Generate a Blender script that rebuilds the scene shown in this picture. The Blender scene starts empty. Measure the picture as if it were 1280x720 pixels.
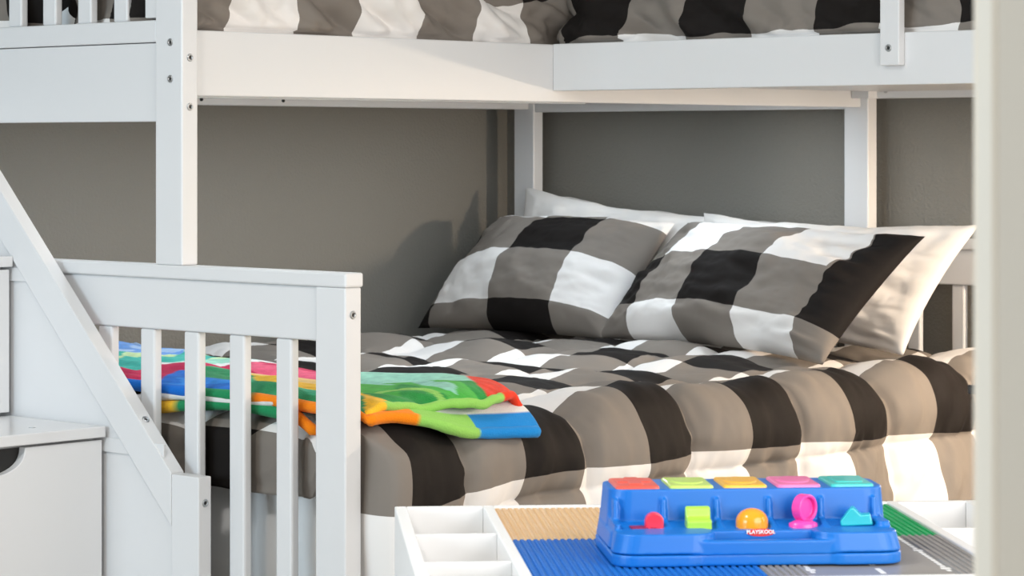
import bpy, bmesh, math, random
from mathutils import Vector, Matrix, noise
random.seed(7)
S = bpy.context.scene
COL = S.collection

# ------------------------------------------------------------------ frames
# bed frame: U runs from the foot of the bunk to the head wall, V from the left
# wall out into the room.  The corner of the room is the world origin.
def W(U, V, z):
    return Vector((U - 2.137, -(V + 1.213), z))

A = math.radians(42.81366)
CAM = Vector((-5.194, -4.829, 1.08))
RIGHT = Vector((math.sin(A), -math.cos(A), 0.0))
FWD = Vector((math.cos(A), math.sin(A), 0.0))
YAW = math.atan2(RIGHT.y, RIGHT.x)

# ------------------------------------------------------------------ materials
def new_mat(name):
    m = bpy.data.materials.new(name)
    m.use_nodes = True
    nt = m.node_tree
    return m, nt, nt.nodes['Principled BSDF']

def lnk(nt, a, b):
    nt.links.new(a, b)

def bump(nt, bsdf, scale, strength, dist=0.002, detail=3.0):
    tc = nt.nodes.new('ShaderNodeTexCoord')
    n = nt.nodes.new('ShaderNodeTexNoise')
    n.inputs['Scale'].default_value = scale
    n.inputs['Detail'].default_value = detail
    b = nt.nodes.new('ShaderNodeBump')
    b.inputs['Strength'].default_value = strength
    b.inputs['Distance'].default_value = dist
    lnk(nt, tc.outputs['Object'], n.inputs['Vector'])
    lnk(nt, n.outputs['Fac'], b.inputs['Height'])
    lnk(nt, b.outputs['Normal'], bsdf.inputs['Normal'])

def plain(name, col, rough=0.5, metal=0.0, bmp=None, coat=0.0, sheen=0.0):
    m, nt, b = new_mat(name)
    b.inputs['Base Color'].default_value = (*col, 1)
    b.inputs['Roughness'].default_value = rough
    b.inputs['Metallic'].default_value = metal
    b.inputs['Coat Weight'].default_value = coat
    b.inputs['Sheen Weight'].default_value = sheen
    if bmp:
        bump(nt, b, *bmp)
    return m

def plaid(name, white=(0.84, 0.81, 0.785), grey=(0.225, 0.197, 0.172), black=(0.014, 0.0115, 0.0105)):
    """buffalo check: UV counted in stripe pairs, the first half of each is dark"""
    m, nt, b = new_mat(name)
    uv = nt.nodes.new('ShaderNodeUVMap')
    sep = nt.nodes.new('ShaderNodeSeparateXYZ')
    lnk(nt, uv.outputs['UV'], sep.inputs['Vector'])
    outs = []
    for ax in 'XY':
        f = nt.nodes.new('ShaderNodeMath'); f.operation = 'FRACT'
        c = nt.nodes.new('ShaderNodeMath'); c.operation = 'LESS_THAN'
        c.inputs[1].default_value = 0.5
        lnk(nt, sep.outputs[ax], f.inputs[0]); lnk(nt, f.outputs[0], c.inputs[0])
        outs.append(c.outputs[0])
    add = nt.nodes.new('ShaderNodeMath'); add.operation = 'ADD'
    lnk(nt, outs[0], add.inputs[0]); lnk(nt, outs[1], add.inputs[1])
    half = nt.nodes.new('ShaderNodeMath'); half.operation = 'MULTIPLY'; half.inputs[1].default_value = 0.5
    lnk(nt, add.outputs[0], half.inputs[0])
    r = nt.nodes.new('ShaderNodeValToRGB')
    r.color_ramp.interpolation = 'CONSTANT'
    e = r.color_ramp.elements
    e[0].position = 0.0; e[0].color = (*white, 1)
    e[1].position = 0.25; e[1].color = (*grey, 1)
    e2 = e.new(0.75); e2.color = (*black, 1)
    lnk(nt, half.outputs[0], r.inputs['Fac'])
    lnk(nt, r.outputs['Color'], b.inputs['Base Color'])
    b.inputs['Roughness'].default_value = 0.75
    b.inputs['Specular IOR Level'].default_value = 0.12
    bump(nt, b, 900.0, 0.15, 0.0006)
    return m

M = {}
M['paint'] = plain('white_satin_paint', (0.74, 0.74, 0.745), 0.38, bmp=(30.0, 0.05, 0.001))
M['laminate'] = plain('white_laminate', (0.80, 0.80, 0.805), 0.22)
M['tablewhite'] = plain('white_melamine', (0.86, 0.85, 0.84), 0.35)
M['chrome'] = plain('bolt_metal', (0.50, 0.51, 0.52), 0.38, 1.0)
M['dark'] = plain('screw_and_shade_dark', (0.015, 0.014, 0.013), 0.6)  # dark screws, and shade painted into bolt sockets and drawer cut-outs
M['wall'] = plain('wall_paint', (0.215, 0.203, 0.178), 0.75, bmp=(130.0, 0.55, 0.004, 2.0))
M['ceil'] = plain('ceiling_paint', (0.8, 0.8, 0.78), 0.8)
M['carpet'] = plain('carpet', (0.42, 0.38, 0.33), 0.95, bmp=(400.0, 0.8, 0.004))
M['trim'] = plain('door_trim_paint', (0.90, 0.79, 0.655), 0.45)
M['jamb'] = plain('door_jamb_paint', (0.67, 0.565, 0.45), 0.5)
M['plaid'] = plaid('checked_cotton')
M['white_cotton'] = plain('white_cotton', (0.84, 0.805, 0.77), 0.8, bmp=(900.0, 0.15, 0.0006), sheen=0.1)
M['sheet'] = plain('white_sheet', (0.86, 0.86, 0.855), 0.85, bmp=(700.0, 0.15, 0.0006))
M['blue'] = plain('blue_plastic', (0.002, 0.150, 0.55), 0.4)
M['red'] = plain('red_plastic', (0.86, 0.03, 0.065), 0.3, coat=0.3)
M['redlid'] = plain('coral_plastic', (0.80, 0.085, 0.05), 0.33, coat=0.3)
M['lime'] = plain('lime_plastic', (0.38, 0.68, 0.06), 0.3, coat=0.3)
M['limelid'] = plain('pale_lime_plastic', (0.52, 0.72, 0.13), 0.33, coat=0.3)
M['orange'] = plain('orange_plastic', (0.95, 0.34, 0.012), 0.22, coat=0.3)
M['yellowlid'] = plain('yellow_plastic', (0.90, 0.47, 0.03), 0.33, coat=0.3)
M['pink'] = plain('pink_plastic', (0.90, 0.06, 0.38), 0.3, coat=0.3)
M['pinklid'] = plain('rose_plastic', (0.88, 0.17, 0.42), 0.33, coat=0.3)
M['teal'] = plain('teal_plastic', (0.01, 0.46, 0.50), 0.3, coat=0.3)
M['teallid'] = plain('aqua_plastic', (0.03, 0.50, 0.46), 0.33, coat=0.3)
M['badge'] = plain('badge_red', (0.72, 0.03, 0.03), 0.4)
M['badgewhite'] = plain('badge_lettering', (0.9, 0.9, 0.9), 0.4)
M['brick_tan'] = plain('tan_brick_plastic', (0.72, 0.49, 0.26), 0.35)
M['brick_blue'] = plain('blue_brick_plastic', (0.002, 0.14, 0.52), 0.42)
M['brick_green'] = plain('green_brick_plastic', (0.01, 0.33, 0.11), 0.3)
M['brick_grey'] = plain('grey_brick_plastic', (0.27, 0.255, 0.245), 0.33)
M['road_white'] = plain('road_marking', (0.85, 0.84, 0.82), 0.4)
M['black'] = plain('black_metal', (0.012, 0.012, 0.013), 0.45)
M['glass_white'] = plain('fill_lamp_white', (0.9, 0.9, 0.88), 0.4)  # white for the added fill lamps

def fleece():
    m, nt, b = new_mat('printed_fleece')
    a = nt.nodes.new('ShaderNodeAttribute'); a.attribute_name = 'print'
    lnk(nt, a.outputs['Color'], b.inputs['Base Color'])
    b.inputs['Roughness'].default_value = 0.95
    b.inputs['Sheen Weight'].default_value = 0.12
    b.inputs['Specular IOR Level'].default_value = 0.1
    bump(nt, b, 420.0, 0.6, 0.003)
    return m
M['fleece'] = fleece()

# ------------------------------------------------------------------ helpers
def link(o, parent=None):
    COL.objects.link(o)
    if parent is not None:
        o.parent = parent
        o.matrix_parent_inverse = Matrix.Translation(-parent.matrix_basis.translation) if False else parent.matrix_basis.inverted()
    return o

def empty(name, label, cat, loc, rot=0.0, group=None):
    o = bpy.data.objects.new(name, None)
    o.empty_display_size = 0.1
    o.matrix_basis = Matrix.Translation(loc) @ Matrix.Rotation(rot, 4, 'Z')
    tag(o, label, cat, group)
    return link(o)

def tag(o, label, cat, group=None):
    o['label'] = label; o['category'] = cat
    if group: o['group'] = group

def finish(name, bm, mat, parent=None, bevel=0.0, seg=2, smooth=False, recalc=True):
    if recalc:
        bmesh.ops.recalc_face_normals(bm, faces=bm.faces[:])
    me = bpy.data.meshes.new(name)
    bm.to_mesh(me); bm.free()
    if smooth:
        for p in me.polygons: p.use_smooth = True
    me.materials.append(mat)
    o = bpy.data.objects.new(name, me)
    link(o, parent)
    if bevel:
        md = o.modifiers.new('bevel', 'BEVEL')
        md.width = bevel; md.segments = seg; md.limit_method = 'ANGLE'; md.angle_limit = math.radians(35)
    return o

def hexa(bm, pts):
    v = [bm.verts.new(p) for p in pts]
    for f in ((0,1,2,3),(4,5,6,7),(0,1,5,4),(1,2,6,5),(2,3,7,6),(3,0,4,7)):
        bm.faces.new([v[i] for i in f])

def bbox(bm, u0, u1, v0, v1, z0, z1, f=W):
    hexa(bm, [f(u0,v0,z0), f(u1,v0,z0), f(u1,v1,z0), f(u0,v1,z0),
              f(u0,v0,z1), f(u1,v0,z1), f(u1,v1,z1), f(u0,v1,z1)])

def box(name, mat, parent, u0, u1, v0, v1, z0, z1, bevel=0.003, f=W):
    bm = bmesh.new(); bbox(bm, u0, u1, v0, v1, z0, z1, f)
    return finish(name, bm, mat, parent, bevel)

def prism(bm, poly, f0, f1):
    """poly: 2-D points, f0/f1 map them onto the two end faces"""
    a = [bm.verts.new(f0(p)) for p in poly]; b = [bm.verts.new(f1(p)) for p in poly]
    n = len(poly)
    bm.faces.new(a); bm.faces.new(b[::-1])
    for i in range(n):
        bm.faces.new([a[i], a[(i+1) % n], b[(i+1) % n], b[i]])

def lathe(bm, prof, c, axis, seg=24, sx=1.0, sy=1.0, xdir=None):
    axis = axis.normalized()
    x = (xdir - axis * xdir.dot(axis)).normalized() if xdir is not None else axis.orthogonal().normalized()
    y = axis.cross(x)
    rings = []
    for r, h in prof:
        if r < 1e-7:
            rings.append([bm.verts.new(c + axis * h)])
        else:
            rings.append([bm.verts.new(c + axis * h + (x * math.cos(t) * sx + y * math.sin(t) * sy) * r)
                          for t in [2 * math.pi * k / seg for k in range(seg)]])
    for a, b in zip(rings, rings[1:]):
        for k in range(seg):
            k2 = (k + 1) % seg
            q = [a[k % len(a)], a[k2 % len(a)], b[k2 % len(b)], b[k % len(b)]]
            q = list(dict.fromkeys(q))
            if len(q) > 2: bm.faces.new(q)

def bolt(parent, c, axis, r=0.0068):
    bm = bmesh.new()
    lathe(bm, [(r, -0.004), (r, 0.0012), (r*0.86, 0.0022), (r*0.62, 0.0022), (r*0.5, 0.0008), (r*0.42, 0.0004), (0, 0.0004)], c, axis, 20)
    b = finish('bolt', bm, M['chrome'], parent, smooth=False)
    bm = bmesh.new()
    lathe(bm, [(r*0.44, 0.0003), (r*0.44, 0.0009), (0, 0.0009)], c, axis, 6)
    finish('socket_shade', bm, M['dark'], b)  # flat dark hexagon painted in for the shade of the socket
    return b

def fbm(x, y, z=0.0, o=3):
    return noise.fractal(Vector((x, y, z)), 1.0, 2.0, o)

def sst(a, b, x):
    t = min(1.0, max(0.0, (x - a) / (b - a)))
    return t * t * (3 - 2 * t)

# ================================================================== SETTING
def struct(o):
    o['kind'] = 'structure'; return o

def wbox(name, mat, x0, x1, y0, y1, z0, z1, bevel=0.0):
    bm = bmesh.new(); bbox(bm, x0, x1, y0, y1, z0, z1, lambda a, b, c: Vector((a, b, c)))
    return struct(finish(name, bm, mat, None, bevel))

XR, YF, HZ = -8.5, -4.155, 2.5
wbox('floor', M['carpet'], XR - 0.1, 0.1, -6.4, 0.1, -0.1, 0.0)
wbox('ceiling', M['ceil'], XR - 0.1, 0.1, YF - 0.13, 0.1, HZ, HZ + 0.1)
wbox('wall_left', M['wall'], XR - 0.1, 0.1, 0.0, 0.1, 0.0, HZ)
wbox('wall_back', M['wall'], 0.0, 0.1, YF - 0.13, 0.0, 0.0, HZ)

def holed_wall(name, along, a0, a1, t0, t1, holes):
    bm = bmesh.new()
    f = (lambda a, t, z: Vector((a, t, z))) if along == 'x' else (lambda a, t, z: Vector((t, a, z)))
    cur = a0
    for (h0, h1, z0, z1) in sorted(holes):
        bbox(bm, cur, h0, t0, t1, 0, HZ, f)
        if z0 > 0.01: bbox(bm, h0, h1, t0, t1, 0, z0, f)
        bbox(bm, h0, h1, t0, t1, z1, HZ, f)
        cur = h1
    bbox(bm, cur, a1, t0, t1, 0, HZ, f)
    return struct(finish(name, bm, M['wall'], None))

DX0, DX1 = -5.05, -4.1585
WIN2 = (-1.75, -0.15, 0.55, 1.95)
FILL_WIN = (-3.75, -2.35, 0.55, 1.95)
WIN1 = (-3.0, -0.3, 0.6, 2.3)
holed_wall('wall_front', 'x', XR, 0.0, YF - 0.125, YF - 0.012, [(DX0 - 0.02, DX1 + 0.02, 0.0, 2.06), FILL_WIN, WIN2])
holed_wall('wall_rear', 'y', YF - 0.13, 0.0, XR - 0.1, XR, [WIN1])

def window(name, along, t0, t1, w):
    a0, a1, z0, z1 = w
    f = (lambda a, t, z: Vector((a, t, z))) if along == 'x' else (lambda a, t, z: Vector((t, a, z)))
    bm = bmesh.new(); k = 0.05
    bbox(bm, a0, a1, t0, t1, z0, z0 + k, f); bbox(bm, a0, a1, t0, t1, z1 - k, z1, f)
    bbox(bm, a0, a0 + k, t0, t1, z0 + k, z1 - k, f); bbox(bm, a1 - k, a1, t0, t1, z0 + k, z1 - k, f)
    struct(finish(name, bm, M['paint'], None, 0.004))
window('window_1', 'y', XR - 0.08, XR - 0.02, WIN1)
window('window_2', 'x', YF - 0.105, YF - 0.045, WIN2)

window('fill_window', 'x', YF - 0.105, YF - 0.045, FILL_WIN)  # window added to bring low fill light under the bunk
# door frame on the right of the picture: jamb, stop and casing
wbox('door_1', M['jamb'], DX1, DX1 + 0.02, YF - 0.125, YF - 0.012, 0.0, 2.04)
wbox('trim_1', M['trim'], DX1 - 0.0, DX1 + 0.075, YF - 0.0122, YF + 0.003, 0.0, 2.10, 0.004)
wbox('trim_2', M['trim'], DX0 - 0.075, DX0, YF - 0.0122, YF + 0.003, 0.0, 2.10, 0.004)
wbox('trim_3', M['trim'], DX0 - 0.075, DX1 + 0.075, YF - 0.0122, YF + 0.003, 2.10, 2.17, 0.004)
wbox('trim_4', M['jamb'], DX0 - 0.02, DX0, YF - 0.125, YF - 0.012, 0.0, 2.04)
wbox('baseboard_left', M['trim'], XR, -0.014, -0.014, 0.0, 0.0, 0.1, 0.003)
wbox('baseboard_back', M['trim'], -0.014, 0.0, YF, 0.0, 0.0, 0.1, 0.003)

# ================================================================== BUNK BED
bed = empty('bunk_bed', 'white wooden bunk bed with an L-shaped upper deck over a wide lower bed', 'bunk bed', W(1.0, -0.5, 0))
P = M['paint']
UE = 2.0506                                             # inner face of the head posts
# posts
box('post', P, bed, 0.0, 0.0364, -0.0725, 0.0, 0.868, 1.75)
box('post', P, bed, 0.0, 0.0364, -1.109, -1.04, 0.0, 1.75)
box('post', P, bed, 0.0, 0.0364, 0.3394, 0.4116, 0.0, 0.844)
box('post', P, bed, UE, UE + 0.036, -1.109, -1.0405, 0.0, 1.75)
box('post', P, bed, UE, UE + 0.036, -0.0674, 0.0, 0.0, 1.75)
box('post', P, bed, UE, UE + 0.036, 0.3394, 0.4116, 0.0, 0.844)
# footboard
box('footboard_cap', P, bed, -0.002, 0.0385, -1.04, 0.4146, 0.844, 0.868, 0.0035)
box('footboard_rail', P, bed, 0.005, 0.031, -1.04, 0.3394, 0.7535, 0.844)
box('footboard_rail', P, bed, 0.005, 0.031, -1.04, 0.3394, 0.12, 0.26)
v = 0.2332
while v > -1.03:
    box('slat', P, bed, 0.008, 0.026, v, v + 0.0392, 0.26, 0.7535, 0.004)
    v -= 0.1189
# headboard of the lower bed
box('headboard_cap', P, bed, UE - 0.002, UE + 0.0385, -1.04, -0.0674, 0.844, 0.868)
box('headboard_cap', P, bed, UE - 0.002, UE + 0.0385, 0.0, 0.4146, 0.844, 0.868)
box('headboard_rail', P, bed, UE + 0.005, UE + 0.031, -1.0405, 0.3394, 0.764, 0.844)
box('headboard_rail', P, bed, UE + 0.005, UE + 0.031, -1.0405, 0.3394, 0.12, 0.40)
for k in range(11):
    v = 0.221 - 0.1189 * k
    if -1.03 < v and not (-0.075 < v + 0.03 and v < 0.008):
        box('slat', P, bed, UE + 0.010, UE + 0.026, v, v + 0.034, 0.40, 0.764, 0.004)
# lower side rails
box('lower_side_rail', P, bed, 0.0364, UE, 0.372, 0.404, 0.16, 0.30)
box('lower_side_rail', P, bed, 0.0364, UE, -1.10, -1.07, 0.16, 0.30)
# upper deck of the long side
box('side_rail', P, bed, 0.0364, UE, -0.054, -0.020, 1.1645, 1.2807, 0.0025)
box('side_rail', P, bed, 0.0364, UE, -1.092, -1.057, 1.1685, 1.2807, 0.0025)
box('foot_panel', P, bed, 0.006, 0.030, -1.04, -0.0725, 1.1195, 1.2582, 0.002)
box('foot_guard_rail', P, bed, 0.002, 0.033, -1.04, -0.0725, 1.2595, 1.2985, 0.003)
box('foot_guard_stile', P, bed, 0.004, 0.030, -0.1055, -0.0725, 1.3025, 1.65, 0.002)
v = -0.1995
while v > -1.03:
    box('guard_slat', P, bed, 0.009, 0.025, v, v + 0.0388, 1.2985, 1.65, 0.003)
    v -= 0.1035
box('foot_guard_rail', P, bed, 0.002, 0.033, -1.04, -0.0725, 1.65, 1.74, 0.003)
box('head_rail', P, bed, UE + 0.004, UE + 0.030, -1.0405, -0.0674, 1.161, 1.2807, 0.002)
box('deck_board', P, bed, 0.0364, UE, -1.057, -0.054, 1.192, 1.204, 0.0)
# upper deck of the arm that comes out into the room
UA = 0.9887
box('arm_rail', P, bed, UA, UA + 0.034, -0.020, 2.0, 1.1868, 1.2816, 0.0022)
box('arm_rail', P, bed, UE - 0.005, UE + 0.030, 0.0, 2.0, 1.1845, 1.2816, 0.0022)
box('arm_rail', P, bed, UA + 0.034, UE - 0.005, 1.966, 2.0, 1.1868, 1.2816, 0.0022)
box('rail_cleat', P, bed, UE - 0.040, UE - 0.005, -0.018, 0.030, 1.1845, 1.2816, 0.002)
box('deck_board', P, bed, UA + 0.034, UE - 0.005, 0.031, 1.966, 1.200, 1.212, 0.0)
for uu in (UA, UE - 0.005):
    box('post', P, bed, uu, uu + 0.036, 2.0, 2.07, 0.0, 1.75)
box('guard_stile', P, bed, UA - 0.0187, UA, 0.791, 0.8325, 1.2215, 1.66, 0.002)
box('guard_stile', P, bed, UA - 0.0187, UA, 1.80, 1.8415, 1.2215, 1.66, 0.002)
box('guard_rail', P, bed, UA - 0.0, UA + 0.022, 0.0, 2.0, 1.56, 1.66, 0.002)
box('guard_rail', P, bed, 0.0364, UA, -0.045, -0.022, 1.56, 1.66, 0.002)
# bolts
dV = Vector((0, -1, 0)); dU = Vector((-1, 0, 0))
for (u, z) in ((0.018, 1.231), (0.018, 1.145)): bolt(bed, W(u, 0.0, z), dV)
for z in (1.258, 1.194): bolt(bed, W(0.0, -0.031, z), dU)
bolt(bed, W(0.017, 0.4116, 0.799), dV)
bolt(bed, W(UA - 0.0187, 0.810, 1.253), dU)
bolt(bed, W(UE - 0.005, 0.053, 1.202), dU, 0.006)
for u in (0.20, 0.52, 0.62, 0.95, 1.20):                # screw tips under the far rail
    bm = bmesh.new()
    lathe(bm, [(0.004, 0.0), (0.004, 0.003), (0.002, 0.005), (0, 0.005)], W(u, -1.057, 1.181), dV, 10)
    finish('screw', bm, M['dark'], bed)

# ================================================================== STAIRCASE
st = empty('storage_staircase', 'white storage staircase with drawer steps and sloping handrail at the foot of the bunk bed', 'staircase', W(-0.25, -0.6, 0))
def UVZ(u):
    return lambda p: W(u, p[0], p[1])
def slope(v): return 0.514 - (v - 0.023) * 0.988
bm = bmesh.new()
prism(bm, [(0.023, 0.0), (0.023, 0.46), (-1.19, slope(-1.19) - 0.045), (-1.19, 0.0)], UVZ(-0.037), UVZ(-0.020))
finish('side_panel', bm, P, st, 0.001)
bm = bmesh.new()
prism(bm, [(0.024, 0.421), (0.024, slope(0.024)), (-1.19, slope(-1.19)), (-1.19, slope(-1.19) - 0.0875)], UVZ(-0.045), UVZ(-0.016))
finish('handrail', bm, P, st, 0.0015)
box('newel_post', P, st, -0.045, -0.0165, 0.025, 0.0968, 0.0, 0.511, 0.002)
LM = M['laminate']
UL = -0.53
tops = [0.581, 0.874, 1.167]; fronts = [-0.153, -0.423, -0.693]
for k in range(3):
    zt, vf = tops[k], fronts[k]
    z0 = 0.0 if k == 0 else tops[k - 1]
    vb = -1.19 if k == 2 else fronts[k + 1] - 0.008
    td = box('tread', LM, st, UL - 0.005, -0.0455, vb, vf, zt - 0.0195, zt, 0.002)
    for pu in (-0.42, -0.15):
        bm = bmesh.new()
        lathe(bm, [(0.006, -0.001), (0.006, 0.0006), (0, 0.0006)], W(pu, vf - 0.075, zt), Vector((0, 0, 1)), 14)
        finish('plug', bm, M['chrome'], td)
    box('carcass', LM, st, UL, -0.0465, -1.19, vf - 0.035, z0, zt - 0.0195, 0.001)
    # drawer front with a half-moon finger cut-out
    zb, zc = z0 + 0.006, zt - 0.0245
    cx, rr = -0.288, 0.072
    u0, u1 = UL + 0.004, -0.0485
    poly = [(u0, zb), (u1, zb), (u1, zc), (cx + rr, zc)]
    for i in range(1, 20):
        t = math.pi * i / 20
        poly.append((cx + rr * math.cos(t), zc - rr * 0.62 * math.sin(t) ** 0.8))
    poly += [(cx - rr, zc), (u0, zc)]
    bm = bmesh.new()
    prism(bm, poly, lambda p: W(p[0], vf - 0.007, p[1]), lambda p: W(p[0], vf - 0.025, p[1]))
    dr = finish('drawer', bm, LM, st, 0.0015)
    box('drawer_shade_sheet', M['dark'], dr, UL + 0.05, -0.09, vf - 0.034, vf - 0.0255, zb + 0.2, zc - 0.002, 0.0)  # dark sheet behind the cut-out, standing in for shade inside the drawer
    if k < 2:
        box('step_cleat', P, st, -0.0415, -0.036, vb, 0.0 if k == 0 else -0.36, zt - 0.046, zt - 0.021, 0.001)
bolt(st, W(-0.0385 + 0.008, 0.0968, 0.466), dV)
nrm = W(0, 1, 1.012) - W(0, 0, 0)
bolt(st, W(-0.030, -0.062, slope(-0.062)), nrm, 0.0068)

# ================================================================== BEDDING
def arcprof(a0, a1, d0, d1, r, n_drop, n_arc, n_flat):
    """1-D profile: hang d0 below, turn, run from a0 to a1, turn, hang d1.
    returns list of (coordinate, drop, arc length measured from a0 end of the flat run)"""
    out = []
    q = r * math.pi / 2
    if d0 > r:
        for i in range(n_drop): 
            s = (d0 - r) * (1 - i / n_drop)
            out.append((a0, r + s, -(q + s)))
    if d0 > 0:
        for i in range(n_arc):
            t = i / n_arc * math.pi / 2
            out.append((a0 + r * (1 - math.cos(t)), r * (1 - math.sin(t)), -(q - t * r)))
    b0, b1 = (a0 + r if d0 > 0 else a0), (a1 - r if d1 > 0 else a1)
    for i in range(n_flat + 1):
        c = b0 + (b1 - b0) * i / n_flat
        out.append((c, 0.0, c - b0))
    L = b1 - b0
    if d1 > 0:
        for i in range(1, n_arc + 1):
            t = i / n_arc * math.pi / 2
            out.append((b1 + r * math.sin(t), r * (1 - math.cos(t)), L + t * r))
    if d1 > r:
        for i in range(1, n_drop + 1):
            s = (d1 - r) * i / n_drop
            out.append((a1, r + s, L + q + s))
    return out

def drape(name, mat, parent, pu, pv, ztop, disp, uvf, thick=0.014, shape=None):
    nu, nv = len(pu), len(pv)
    base = [[Vector((a[0], b[0], ztop - a[1] - b[1])) for b in pv] for a in pu]
    bm = bmesh.new()
    grid = []
    for i in range(nu):
        row = []
        for j in range(nv):
            p = base[i][j]
            e1 = base[min(i+1, nu-1)][j] - base[max(i-1, 0)][j]
            e2 = base[i][min(j+1, nv-1)] - base[i][max(j-1, 0)]
            n = e1.cross(e2)
            n = n.normalized() if n.length > 1e-9 else Vector((0, 0, 1))
            q = p + n * disp(pu[i], pv[j], p)
            if shape: q = shape(q, pu[i], pv[j], p)
            row.append(bm.verts.new(W(q.x, q.y, q.z)))
        grid.append(row)
    uvl = bm.loops.layers.uv.new('UVMap')
    for i in range(nu - 1):
        for j in range(nv - 1):
            f = bm.faces.new((grid[i][j], grid[i][j+1], grid[i+1][j+1], grid[i+1][j]))
            for lp, (a, b) in zip(f.loops, ((i, j), (i, j+1), (i+1, j+1), (i+1, j))):
                lp[uvl].uv = uvf(pu[a], pv[b], base[a][b])
    o = finish(name, bm, mat, parent, 0, smooth=True, recalc=False)
    me = o.data
    if me.polygons[len(me.polygons)//2].normal.z < 0: me.flip_normals()
    if thick:
        md = o.modifiers.new('thickness', 'SOLIDIFY'); md.thickness = thick; md.offset = -1
    return o

PER = 0.315
# lower mattress in its white sheet
def mattress(name, u0, u1, v0, v1, z0, z1, wr):
    bm = bmesh.new()
    r = 0.05
    pu = arcprof(u0, u1, z1 - z0, z1 - z0, r, 10, 6, 30)
    pv = arcprof(v0, v1, z1 - z0, z1 - z0, r, 10, 6, 24)
    # rounded box: clamp so that corners share the drop
    nu, nv = len(pu), len(pv)
    g = []
    for a in pu:
        row = []
        for b in pv:
            d = max(a[1], b[1]) if min(a[1], b[1]) <= 0 else min(z1 - z0, math.hypot(min(a[1], r), min(b[1], r)) if max(a[1], b[1]) <= r else max(a[1], b[1]))
            w = wr * (fbm(a[0] * 16, b[0] * 16, d * 3.0) + 0.5 * fbm(a[0] * 6 + d * 9, b[0] * 6 - d * 7, 2.0)) if d > 0.03 else 0
            x, y = a[0], b[0]
            if a[1] > 0: x += w if a[0] > (u0 + u1) / 2 else -w
            if b[1] > 0: y += w if b[0] > (v0 + v1) / 2 else -w
            row.append(bm.verts.new(W(x, y, z1 - d)))
        g.append(row)
    for i in range(nu - 1):
        for j in range(nv - 1):
            bm.faces.new((g[i][j], g[i][j+1], g[i+1][j+1], g[i+1][j]))
    bbox(bm, u0 + 0.01, u1 - 0.01, v0 + 0.01, v1 - 0.01, z0, z0 + 0.05)
    return finish(name, bm, M['sheet'], None, 0, smooth=True)
lm = mattress('mattress', 0.092, 2.03, -1.05, 0.365, 0.300, 0.575, 0.020)
tag(lm, 'wide lower mattress in a white sheet showing between the footboard slats', 'mattress')

ZT = 0.605
V_T0 = 0.36
def quilt(a, b, p):
    U, V = p.x, p.y
    s, t = a[2] + 0.122, b[2] - 1.01          # lengths measured along the cloth
    ds = (s - 0.555) / PER; dt = (t - V_T0 - 0.19) / PER
    x = abs(math.sin(math.pi * ds)); y = abs(math.sin(math.pi * dt))
    puff = (x * y) ** 0.28
    seam = 0.046 * puff
    wr = 0.013 * fbm(s * 6.5, t * 3.6, 0.3) + 0.0085 * fbm(s * 17, t * 8, 4.3) * (0.6 + 0.4 * (1 - puff))
    # gathers running out of the seams
    g = 0.0045 * math.sin(s * 110 + 7 * fbm(s * 4, t * 4, 7)) * max(0, 1 - y * 2.4) * (0.4 + fbm(s * 9, t * 3, 2))
    g += 0.0045 * math.sin(t * 110 + 7 * fbm(s * 4, t * 4, 9)) * max(0, 1 - x * 2.4) * (0.4 + fbm(s * 3, t * 9, 6))
    # long folds lying across the top
    top = 1 - sst(0.0, 0.05, a[1] + b[1])
    g += 0.020 * top * fbm(s * 2.2 + 1.7 * t, t * 2.2 - 3.5 * s, 5.5)
    hang = sst(0.03, 0.12, b[1]) if b[0] > 0 else 0
    g += hang * 0.009 * (1 - 2 * abs(fbm(s * 9 + t * 5, t * 2.2 - s * 2, 3.3)))
    return seam + wr + g - 0.021
def quilt_uv(a, b, p):
    s, t = a[2] + 0.122, b[2] - 1.01
    w = 0.006 * fbm(s * 3, t * 3, 1.2)
    skew = 0.10 * max(0, s - 1.0) * sst(0.30, 0.55, t)
    if a[1] > 0 and a[0] < 0.5:
        d = a[1]
        k = 1 - sst(0.25, 0.34, b[0])
        s += (0.075 - 0.18 * min(d / 0.04, 1) - max(0, d - 0.04) - s) * k
        t += 0.10 * min(1, d / 0.05) * k
    return ((s - 0.065 - 0.035 * (1 - sst(0.1, 0.35, s)) + w) / PER, (t - V_T0 + w) / PER - skew)
def quilt_shape(q, a, b, p):
    # the hanging side flares a little; at the foot its corner folds outwards
    if a[1] > 0 and a[0] < 0.5 and b[0] > 0.26:      # the foot flap runs out before the corner
        k2 = sst(0.27, 0.335, b[0])
        flat = Vector((max(0.048, a[0] - 0.012), p.y + 0.010 * sst(0.36, 0.42, b[0]), ZT - b[1] + 0.012 * (1 - sst(0.0, 0.04, a[1])) * (1 - sst(0, 0.05, b[1]))))
        q = q.lerp(flat, k2)
    d = b[1]
    if b[0] > 0 and d > 0:
        k = sst(0.0, 0.28, d)
        q.y += 0.012 * k * math.sin(a[0] * 10.5 + 0.6) + 0.01 * k
        q.z -= 0.55 * max(0, d - 0.05) * (1 - sst(0.04, 0.45, a[0]))
        if a[0] < 0.5 and a[1] > 0:
            kk = sst(0.0, 0.035, d)           # the corner is wrapped round, like a parcel
            wrap = max(0.0, a[1] - 0.03)
            zz = ZT - d - 0.55 * max(0, d - 0.05)
            tgt = Vector((max(0.048, a[0] - 0.012) + 0.004 * math.sin(d * 40), p.y + 0.026 * sst(0, 0.04, d) * (1 - 0.5 * sst(0, 0.06, a[1])) - 0.9 * wrap, zz))
            q = q.lerp(tgt, kk)
    if a[1] > 0.0 and a[0] < 0.5:
        q.x = max(q.x, 0.045)
    q.x = min(q.x, 2.045)
    q.y = max(q.y, -1.16)
    return q
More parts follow.
